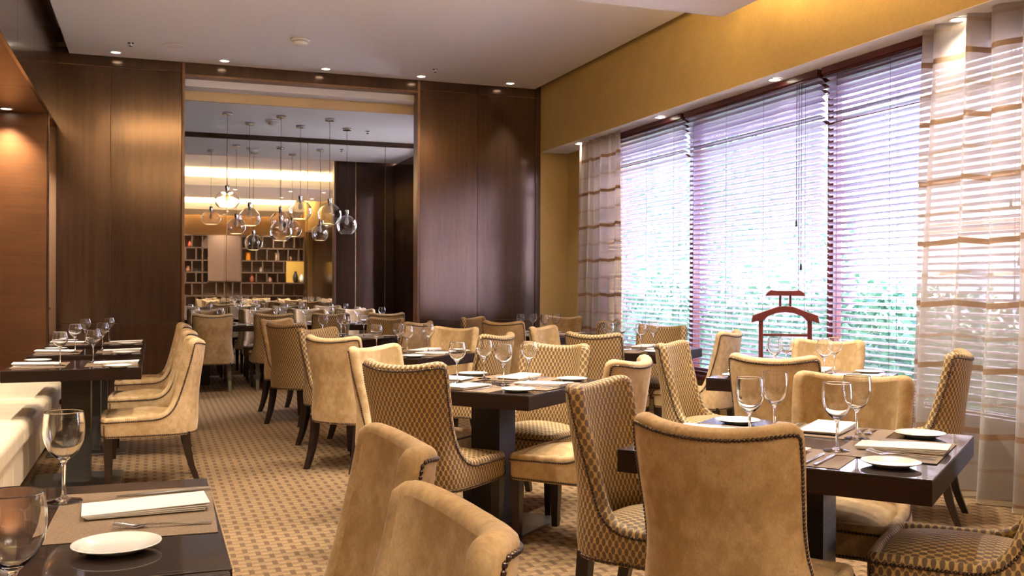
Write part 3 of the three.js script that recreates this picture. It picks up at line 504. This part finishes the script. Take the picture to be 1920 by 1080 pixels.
/* ---------- banquette ---------- */
{
  const z0 = -9.05, z1 = 0.4, g = thing('banquette', 'long cream leather banquette along the left recess', 'bench', [XL + 0.03, 0, 0]);
  const X = (x) => x - (XL + 0.03), n = 26, step = (z1 - z0) / n;
  part('plinth', bx(X(-1.5), X(-0.80), 0, 0.06, z0 + 0.02, z1), M.black, g);
  const front = []; for (let k = 0; k < n; k++) front.push(rbx(X(-0.98), X(-0.735), 0.06, 0.30, z0 + k * step + 0.002, z0 + (k + 1) * step - 0.002, 0.018, 3));
  front.forEach((f) => part('front_channel', f, leather, g));
  for (let k = 0; k < 7; k++) { const a = z0 + k * (z1 - z0) / 7, b = z0 + (k + 1) * (z1 - z0) / 7; const c = new RoundedBoxGeometry(0.62, 0.155, b - a - 0.006, 6, 0.05); c.translate(X(-1.01), 0.377, (a + b) / 2); part('seat_cushion', uvBox(c), leather, g); const q = new RoundedBoxGeometry(0.16, 0.46, b - a - 0.006, 4, 0.05); q.translate(X(-1.46), 0.66, (a + b) / 2); part('back_cushion', uvBox(q), leather, g); }
}

/* ---------- valet stand ---------- */
{
  const g = thing('valet_stand', 'mahogany valet stand with arched hanger in front of the blinds', 'valet stand', [4.30, 0, -6.0], -36 * RAD);
  const b = (n, ...a) => part(n, rbx(...a, 0.004), M.mahogany, g);
  for (const s of [-1, 1]) { b('upright', s * 0.17 - 0.016, s * 0.17 + 0.016, 0.05, 1.06, -0.012, 0.012); b('foot', s * 0.17 - 0.018, s * 0.17 + 0.018, 0, 0.05, -0.18, 0.18); }
  b('crossbar', -0.155, 0.155, 0.905, 0.925, -0.008, 0.008); b('crossbar', -0.155, 0.155, 0.62, 0.64, -0.008, 0.008); b('shelf', -0.155, 0.155, 0.18, 0.20, -0.08, 0.08); b('tray', -0.13, 0.13, 0.80, 0.815, 0.012, 0.09);
  const arch = new THREE.Shape(); const pts = [[-0.235, 1.005], [-0.225, 1.055], [-0.17, 1.075], [-0.10, 1.10], [-0.05, 1.118], [0, 1.122], [0.05, 1.118], [0.10, 1.10], [0.17, 1.075], [0.225, 1.055], [0.235, 1.005], [0.19, 1.02], [0.155, 1.02], [0.12, 1.055], [0.06, 1.078], [0, 1.084], [-0.06, 1.078], [-0.12, 1.055], [-0.155, 1.02], [-0.19, 1.02]];
  pts.forEach((p, i) => (i ? arch.lineTo(...p) : arch.moveTo(...p)));
  const ag = new THREE.ExtrudeGeometry(arch, { depth: 0.03, bevelEnabled: true, bevelThickness: 0.006, bevelSize: 0.004, bevelSegments: 2 }); ag.translate(0, 0, -0.015); part('hanger', ag, M.mahogany, g);
  for (const s of [-1, 1]) b('post', s * 0.035 - 0.009, s * 0.035 + 0.009, 1.11, 1.20, -0.009, 0.009);
  const tb = new THREE.Shape(); [[-0.135, 1.20], [-0.13, 1.215], [-0.10, 1.238], [-0.06, 1.232], [0.06, 1.232], [0.10, 1.236], [0.13, 1.218], [0.135, 1.20], [0.09, 1.202], [-0.09, 1.202]].forEach((p, i) => (i ? tb.lineTo(...p) : tb.moveTo(...p)));
  const tg = new THREE.ExtrudeGeometry(tb, { depth: 0.05, bevelEnabled: true, bevelThickness: 0.005, bevelSize: 0.003, bevelSegments: 2 }); tg.translate(0, 0, -0.025); part('trouser_bar', tg, M.mahogany, g);
}

/* ---------- pendants ---------- */
{
  const smoke = phys({ color: new THREE.Color().setRGB(0.97, 0.96, 0.95), transmission: 1, thickness: 0.01, roughness: 0, ior: 1.45 });
  const bulbM = phys({ color: new THREE.Color().setRGB(0.92, 0.88, 0.8), roughness: 0.25, transmission: 0.5, thickness: 0 });
  const list = [[0.845, 2.285, -12.40, 0.150, 0.78], [1.486, 1.915, -12.40, 0.138, 1], [2.085, 2.145, -12.40, 0.148, 0.97], [1.171, 2.125, -13.08, 0.138, 0.95], [1.816, 2.235, -13.08, 0.148, 0.95], [2.428, 2.055, -13.08, 0.132, 1.05]];
  const words = ['wide flattened globe, highest over the long table', 'round globe, lowest of the aisle-side row', 'large round globe nearest the right jamb, aisle-side row', 'round globe, first of the mirror-side row', 'large round globe, middle of the mirror-side row', 'tear-shaped globe, last of the mirror-side row'];
  list.forEach(([x, y, z, R, sq], k) => {
    const g = thing('glass_pendant', `clear glass pendant lamp, ${words[k]}`, 'lamp', [x, y, z], 0, 'pendants over the long table');
    const P = [], a0 = 0.16, N = 22; // outer from neck to open foot, then inner back up
    for (let i = 0; i <= N; i++) { const a = lerp(a0, Math.PI - 0.62, i / N); P.push([R * Math.sin(a), R * sq * Math.cos(a)]); }
    const I = P.map(([r, yy]) => [Math.max(r - 0.0022, 0.001), yy]).reverse();
    const neck = [[0.019, R * sq * Math.cos(a0) + 0.03], [0.0195, R * sq * Math.cos(a0) + 0.012]];
    part('globe', lathe([...neck, ...P, ...I, [0.0165, R * sq * Math.cos(a0) + 0.012], [0.016, R * sq * Math.cos(a0) + 0.03], neck[0]].reverse(), 40), smoke, g);
    const yt = R * sq * Math.cos(a0) + 0.02;
    const holder = part('lamp_holder', lathe([[0, yt + 0.055], [0.012, yt + 0.055], [0.024, yt + 0.045], [0.024, yt], [0.018, yt - 0.01], [0.018, yt - 0.05], [0, yt - 0.05]], 24), M.chrome, g);
    part('bulb', lathe([[0.0, yt - 0.05], [0.014, yt - 0.052], [0.016, yt - 0.065], [0.028, yt - 0.10], [0.026, yt - 0.125], [0.012, yt - 0.142], [0, yt - 0.145]], 20), bulbM, holder);
    part('cable', bx(-0.0022, 0.0022, yt + 0.05, HS - 0.022 - y, -0.0022, 0.0022), M.cord, g);
    part('canopy', lathe([[0, HS - 0.03 - y], [0.055, HS - 0.03 - y], [0.06, HS - 0.024 - y], [0.06, HS - y], [0, HS - y]], 28), M.chrome, g);
  });
}

/* ---------- ceiling fittings ---------- */
function downlight(x, y, z, label, group, I, angle = 42, tint = WARM, aim = [0, -1, 0]) {
  const g = thing('recessed_downlight', label, 'light', [x, y, z], 0, group);
  const ring = part('trim_ring', lathe([[0.045, 0], [0.060, 0], [0.062, -0.004], [0.058, -0.007], [0.046, -0.005]], 28), M.white, g);
  part('lamp_disc', lathe([[0.0001, -0.002], [0.045, -0.002], [0.045, 0], [0.0001, 0]], 20), M.lampGlow, ring);
  const l = new THREE.SpotLight(tint, I, 0, angle * RAD, 0.7, 2); l.position.set(x, y - 0.012, z); l.target.position.set(x + aim[0], y + aim[1], z + aim[2]); l.castShadow = true; l.shadow.radius = 2; scene.add(l); scene.add(l.target);
}
for (const x of [-0.37, 0.722, 1.815, 2.916, 4.013]) downlight(x, H, -11.065, 'small recessed downlight along the ceiling edge above the wood wall', 'downlights along the wood wall', 8, 28);
for (const z of [-10.405, -8.48, -6.604, -4.71, -2.8, -0.9]) downlight(4.625, SOF - 0.004, z, 'small recessed downlight in the soffit above the blinds', 'downlights in the window soffit', 2, 42);
for (const z of [-10.95, -10.31, -8.4, -6.6, -4.8, -3.0, -1.2]) downlight(-1.30, SOF, z, 'small recessed downlight under the left bulkhead', 'downlights under the bulkhead', 11.5, 50);
for (const z of [-5.9, -4.2]) for (const x of [0.55, 1.7, 2.9, 3.7]) downlight(x, HS, z, 'recessed downlight in the underside of the floating ceiling slab', 'downlights in the ceiling slab', 13, 60);
for (const z of [0.9, 2.2]) for (const x of [0.55, 2.0, 3.6]) downlight(x, HS, z, 'recessed downlight in the slab before the shelving wall', 'downlights in the second slab', 19, 62);
// plates, detectors, sprinklers
{
  const det = (x, y, z, label) => { const g = thing('smoke_detector', label, 'detector', [x, y, z]); part('detector_base', lathe([[0, 0], [0.098, 0], [0.098, -0.016], [0.082, -0.022], [0, -0.02]], 28), M.soffit, g); part('detector_head', lathe([[0, -0.02], [0.074, -0.02], [0.068, -0.048], [0.046, -0.064], [0, -0.066]], 28), M.soffit, g); };
  det(1.36, H, -9.83, 'round white smoke detector on the main ceiling'); det(1.44, HS, -12.8, 'white smoke detector among the pendant canopies');
  const spr = (x, y, z, label) => { const g = thing('sprinkler', label, 'sprinkler', [x, y, z]); part('escutcheon', lathe([[0, 0], [0.032, 0], [0.03, -0.006], [0, -0.006]], 20), M.chrome, g); part('stem', lathe([[0, -0.006], [0.008, -0.006], [0.008, -0.035], [0, -0.035]], 10), M.chrome, g); part('deflector', lathe([[0, -0.035], [0.02, -0.035], [0.02, -0.038], [0, -0.038]], 14), M.chrome, g); };
  spr(-0.215, H, -10.57, 'small chrome sprinkler on the ceiling beside the speaker grille'); spr(2.967, H, -10.65, 'small chrome sprinkler on the ceiling above the opening jamb'); spr(2.73, HS, -13.2, 'small chrome sprinkler beside the pendants');
  const sp = thing('ceiling_speaker', 'round white ceiling speaker beside the downlights', 'speaker', [0.19, H, -10.56]); part('grille', lathe([[0, -0.006], [0.10, -0.006], [0.112, -0.004], [0.114, 0], [0, 0]], 32), M.soffit, sp);
}

/* ---------- shelving wall (seen in the mirror) ---------- */
{
  const g = thing('shelving_unit', 'dark shelving wall of staggered cubbyholes reflected in the mirror', 'shelf', [0, 0, ZE - 0.32]);
  const sh = mat({ color: 0x5a4636, roughness: 0.5 }), back = mat({ color: 0x6a5340, roughness: 0.6 }), niche = mat({ color: 0xc8a14a, roughness: 0.7 }), t = 0.018;
  part('back_panel', bx(0.2, 4.45, 0, 2.76, 0.29, 0.32), back, g);
  const v = (x, y0, y1) => part('divider', bx(x - t, x + t, y0, y1, 0, 0.29), sh, g), hz = (y, x0, x1) => part('shelf_board', bx(x0, x1, y - t, y + t, 0, 0.29), sh, g);
  for (const y of [0.1, 0.5, 0.9, 1.3, 1.62, 1.98, 2.36, 2.74]) { hz(y, 0.2, 1.54); hz(y, 2.53, 4.45); }
  hz(0.1, 1.54, 2.53); hz(0.5, 1.54, 2.53); hz(0.9, 1.54, 2.53); hz(1.34, 1.54, 2.53);
  const rr = rng(404), rows = [0.1, 0.5, 0.9, 1.3, 1.62, 1.98, 2.36, 2.74];
  for (let r = 0; r < 7; r++) { for (let x = 0.2; x <= 1.55; x += 0.3) v(x + (r % 2 ? 0.12 : 0) * (x > 0.3 && x < 1.4 ? 1 : 0), rows[r], rows[r + 1]); for (let x = 2.53; x <= 4.46; x += 0.32) { const xx = Math.min(x + (r % 2 ? 0.13 : 0) * (x > 2.6 && x < 4.4 ? 1 : 0), 4.43); if (!(xx > 3.88 && xx < 4.42 && r >= 3 && r <= 4)) v(xx, rows[r], rows[r + 1]); } if (r < 3) for (let x = 1.8; x < 2.5; x += 0.24) v(x, rows[r], rows[r + 1]); }
  part('door', bx(1.56, 2.03, 1.36, 2.74, -0.02, 0.0), mat({ color: 0x6b5444, roughness: 0.45 }), g); part('door', bx(2.04, 2.51, 1.36, 2.74, -0.02, 0.0), mat({ color: 0x664f40, roughness: 0.45 }), g);
  part('niche_back', bx(3.88, 4.42, 1.32, 1.97, -0.012, 0.0), niche, g);
  const vase = (x, y, z, s, color, label, kind = 0) => { const P = [[[0, 0], [0.05, 0], [0.08, 0.08], [0.085, 0.16], [0.05, 0.26], [0.03, 0.30], [0.045, 0.33], [0.035, 0.33], [0.02, 0.29], [0, 0.28]], [[0, 0], [0.05, 0], [0.075, 0.05], [0.06, 0.12], [0.035, 0.16], [0.05, 0.19], [0.04, 0.19], [0, 0.1]], [[0, 0], [0.06, 0], [0.062, 0.2], [0.07, 0.22], [0.05, 0.22], [0, 0.2]]][kind]; const m = single('ornament_vase', label, 'vase', lathe(P.map(([r, q]) => [r * s, q * s]), 24), mat({ color, roughness: 0.35 }), [x, y, z]); };
  const zb = ZE - 0.18;
  vase(1.05, 2.378, zb, 0.9, 0xb04a2a, 'small red vase on the upper shelf beside the plain doors', 1); vase(1.0, 1.638, zb, 0.9, 0xc98a5a, 'small orange vase below the red one on the shelves', 1); vase(2.75, 1.998, zb, 1.1, 0xe08a20, 'bright orange jar on the shelf beside the doors', 2); vase(3.62, 1.998, zb, 1.1, 0xd9c4ae, 'pale tall jar on the middle shelf', 2); vase(2.86, 1.318, zb, 0.8, 0xc06a48, 'terracotta vase on the lower shelf', 0); vase(3.14, 1.638, zb, 0.8, 0xe8e0d8, 'small white pot on the shelf', 1); vase(3.4, 1.318, zb, 0.9, 0xd8a890, 'pinkish bowl-shaped pot on the lower shelf', 1); vase(4.02, 2.0, zb, 0.8, 0xb98a66, 'small tan vase above the yellow niche', 1);
  const ledge = part('niche_ledge', bx(3.86, 4.44, 1.28, 1.318, -0.2, 0.0), sh, g);
  vase(4.15, 1.318, ZE - 0.44, 1.05, 0x2c2622, 'dark bottle-shaped vase before the yellow niche', 0); vase(4.34, 1.318, ZE - 0.44, 0.8, 0xe9e3da, 'white vase before the yellow niche', 0);
}

/* ---------- outdoors ---------- */
{
  const gm = (() => { const a = noise2(256, 256, [40, 40], 201); return mat({ map: texture(256, 256, [2, 2], (x, y) => mix3(hex('#c3bdb4'), hex('#d9d4cc'), a[y * 256 + x])), roughness: 1 }); })();
  const gr = struct('ground', bx(XW + 0.4, 60, -0.7, -0.5, -60, 40), gm);
  const leafGeo = (() => { const s = new THREE.Shape(); s.moveTo(0, 0); s.quadraticCurveTo(0.5, 0.35, 0, 1); s.quadraticCurveTo(-0.5, 0.35, 0, 0); const g = new THREE.ShapeGeometry(s, 3); return g; })();
  const leafM = phys({ color: 0xffffff, roughness: 0.55, side: THREE.DoubleSide, transmission: 0.35, thickness: 0 });
  function foliage(name, parent, count, size, colors, place, sd) {
    const r = rng(sd), im = new THREE.InstancedMesh(leafGeo, leafM, count), m = new THREE.Matrix4(), e = new THREE.Euler(), q = new THREE.Quaternion(), c = new THREE.Color();
    for (let i = 0; i < count; i++) { const p = place(r); e.set(r() * 6.3, r() * 6.3, r() * 6.3); q.setFromEuler(e); const s = size * (0.6 + 0.8 * r()); m.compose(new THREE.Vector3(...p), q, new THREE.Vector3(s, s, s)); im.setMatrixAt(i, m); c.set(colors[Math.floor(r() * colors.length)]); im.setColorAt(i, c); }
    im.name = name; im.userData = { kind: 'stuff' }; im.castShadow = im.receiveShadow = true; parent.add(im); return im;
  }
  const greens = ['#427657', '#508868', '#376850', '#669c7a', '#56827c', '#729c82'];
  const hedges = [[-13.4, -9.0, 'clipped garden hedge outside, towards the back corner'], [-9.0, -4.8, 'clipped garden hedge outside, behind the valet stand'], [-4.8, -0.4, 'clipped garden hedge outside, behind the tall curtain']];
  hedges.forEach(([a, b, label], k) => {
    const z0 = a - 2.6, z1 = b - 2.6, g = thing('hedge', label, 'hedge', [7.1, -0.5, (z0 + z1) / 2], 0, 'hedges outside the window');
    part('hedge_core', rbx(-0.34, 0.34, 0, 1.3, (z0 - z1) / 2 + 0.1, (z1 - z0) / 2 - 0.1, 0.1, 2), mat({ color: 0x4a7d60, roughness: 1 }), g);
    foliage('leaves', g, 9000, 0.10, greens, (r) => { const L = z1 - z0, u = r(), top = 1.56 + 0.16 * Math.sin(u * 17 + k) + 0.1 * Math.sin(u * 41); return [(r() - 0.5) * 0.95, Math.pow(r(), 0.7) * top + 0.06 * r(), (u - 0.5) * L]; }, 300 + k);
  });
  const trees = [[8.9, -15.6, 1.6, 4.4, 'leafy garden tree outside, seen through the middle blind'], [11.2, -17.2, 1.9, 5.0, 'tall garden tree outside, behind the leafy one'], [10.2, -13.4, 0.85, 3.0, 'small garden tree outside, beside the valet stand'], [9.2, -19.0, 1.5, 3.6, 'garden tree outside, seen past the corner curtain']];
  trees.forEach(([x, z, R, h, label], k) => {
    const g = thing('garden_tree', label, 'tree', [x, -0.5, z]);
    part('trunk', tube([[0, 0, 0], [0.05, h * 0.4, 0.03], [-0.04, h * 0.8, 0]], 0.09, 10, 8), mat({ color: 0x9d968e, roughness: 0.95 }), g);
    foliage('leaves', g, Math.round(700 * R * R), 0.15, greens, (r) => { const a = r() * 6.28, b = Math.acos(2 * r() - 1), q = R * Math.cbrt(r()); return [q * Math.sin(b) * Math.cos(a), h * 0.72 + q * 1.1 * Math.cos(b), q * Math.sin(b) * Math.sin(a)]; }, 400 + k);
  });
  const bd = thing('building', 'pale low building seen through the blinds', 'building', [22, -0.5, -16]);
  const bm = mat({ color: 0xd9d2c4, roughness: 0.9 }), gl = mat({ color: 0x7d94a8, roughness: 0.2 });
  part('wall', bx(-2, 2, 0, 3.2, -5, 5), bm, bd); part('roof', bx(-2.3, 2.3, 3.2, 3.45, -5.3, 5.3), mat({ color: 0x8f6b58, roughness: 0.9 }), bd);
  for (let k = 0; k < 5; k++) part('window', bx(-2.04, -1.98, 1.0, 2.4, -4.4 + k * 1.85, -3.2 + k * 1.85), gl, bd);
}
scene.traverse((o) => { if (o.isLight && o.shadow) o.castShadow = true; });
renderer.render(scene, camera);
